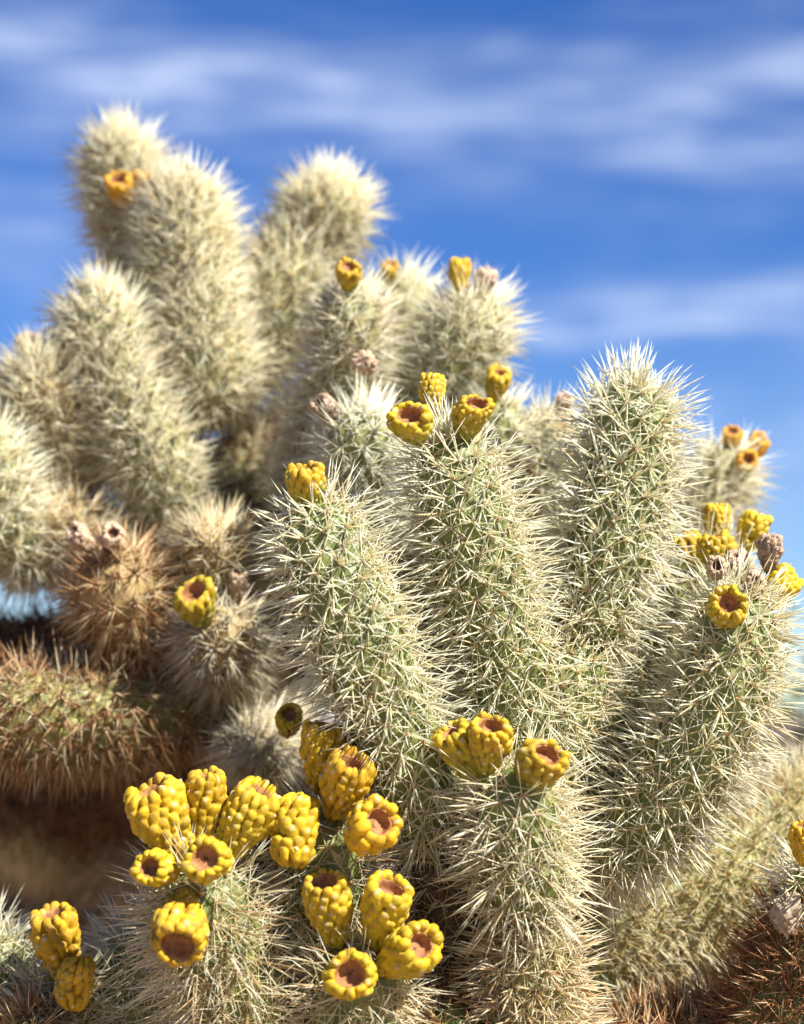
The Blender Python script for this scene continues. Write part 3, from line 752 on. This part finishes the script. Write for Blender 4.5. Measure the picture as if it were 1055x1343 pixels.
trunk(low, P(85, 1500, .095), (-.22, 1.36, -.08), .03)

# ================================================================== BROWN CHOLLA at lower right
brown = plant('reddish brown spined cholla cactus with one pale young arm and a grey scab', None)
FR(brown, [(1052, 1102, -.005, 34, 46, (-.05, .9, .3), dict(green=.15))])
stem(brown, [(1072, 1128, .02, 40), (1080, 1165, .02, 44), (1078, 1210, .03, 44)], {'white': 2, 'cream': 3}, per=18, slen=.022)
stem(brown, [(1085, 1185, .03, 48), (1060, 1250, .03, 64), (1035, 1330, .035, 72), (1030, 1440, .05, 72)], {'rust': 4, 'tan': 1}, per=26, slen=.021, droop=-.1, thick=.00042, pitch=.0095)
stem(brown, [(790, 1400, .05, 44), (880, 1375, .06, 56), (960, 1370, .07, 62), (1040, 1420, .07, 62)], {'rust': 4, 'tan': 3}, per=28, slen=.024, droop=-.1, name='branch', pitch=.0095, lod=1, skin=M_BROWN)
def scab():
    E = ellipsoid(44, 30, 1.0); V = E[0].copy()
    for i, v in enumerate(V):
        q = Vector(v); V[i] = v * (1 + .35 * noise.noise(q * 2.1) + .25 * noise.noise(q * 4.3 + Vector((3, 1, 2))) + .2 * noise.noise(q * 9.1))
    V = V * np.array([.0085, .008, .0115]) + P(1034, 1198, .005)
    m = make_flesh('corky_scab', (.28, .20, .12), (.56, .46, .33), .9, 180, bump=.8)
    o = mesh_obj('scab', V, E[1], m, brown); o['label'] = 'grey corky scab'
scab()
trunk(brown, P(1035, 1420, .05), (.24, 1.32, -.08), .036)

# ================================================================== BUSHES far behind
def bush(label, base, h, spread, n, seed, leafc=None):
    rg = np.random.default_rng(seed)
    e = bpy.data.objects.new('desert_bush', None); COL.objects.link(e); tag(e, label, 'bush', 'bushes out on the desert plain')
    base = np.array(base); tw = Bag(); lf = Bag()
    for i in range(n):
        a = rg.uniform(0, 2 * math.pi); out = rg.uniform(.15, 1) * spread
        tip = base + np.array([math.cos(a) * out, math.sin(a) * out, h * rg.uniform(.55, 1.0)])
        midp = base * .5 + tip * .5 + np.array([0, 0, .12 * h])
        pts = [base + rg.normal(0, .02, 3) * [1, 1, 0], midp, tip]
        for q in range(5):
            s_ = pts[1] * (1 - q / 5) + pts[2] * q / 5; pts.append(s_ + rg.normal(0, .12, 3) * spread + [0, 0, .12 * h])
        segs = [(pts[0], pts[1], .010, .006), (pts[1], pts[2], .006, .002)] + [(pts[1] * (1 - q / 5) + pts[2] * q / 5, pts[3 + q], .003, .001) for q in range(5)]
        for p, q, r0, r1 in segs:
            d = unit((q - p)[None])[0]; x = np.cross(d, [.3, .7, .2]); x /= np.linalg.norm(x); y = np.cross(d, x)
            ring = [x, -.5 * x + .87 * y, -.5 * x - .87 * y]
            V = np.array([p + k * r0 for k in ring] + [q + k * r1 for k in ring])
            tw.add(V, np.array([[0, 1, 4], [0, 4, 3], [1, 2, 5], [1, 5, 4], [2, 0, 3], [2, 3, 5]]), np.zeros(3))
            if r0 <= .006:
                m = 34
                c = p + (q - p) * rg.uniform(.1, 1.05, (m, 1)) + rg.normal(0, .018, (m, 3))
                u = unit(rg.normal(0, 1, (m, 3))); v = unit(np.cross(u, rg.normal(0, 1, (m, 3)))); sz = rg.uniform(.006, .013, (m, 1))
                V = np.stack([c - u * sz, c + v * sz * .5, c + u * sz, c - v * sz * .5], 1).reshape(-1, 3)
                F = (np.array([[0, 1, 2], [0, 2, 3]])[None] + (np.arange(m) * 4)[:, None, None]).reshape(-1, 3)
                lf.add(V, F, np.zeros(3))
    V, F, _ = tw.out(); mesh_obj('twigs', V, F, M_TWIG, e)
    V, F, _ = lf.out(); o = mesh_obj('foliage', V, F, M_LEAF, e, smooth=False); o['kind'] = 'stuff'
def gpt(px, dist): # a point on the ground in the direction of a photo column
    return ((px - 527.5) / FPX * dist, dist, -.02)
bush('tall grey green twiggy bush rising above the horizon', gpt(1105, 2.5), 1.12, .22, 60, 3)
bush('low olive bush standing far out on the plain', gpt(1010, 9.0), .98, .9, 50, 5)
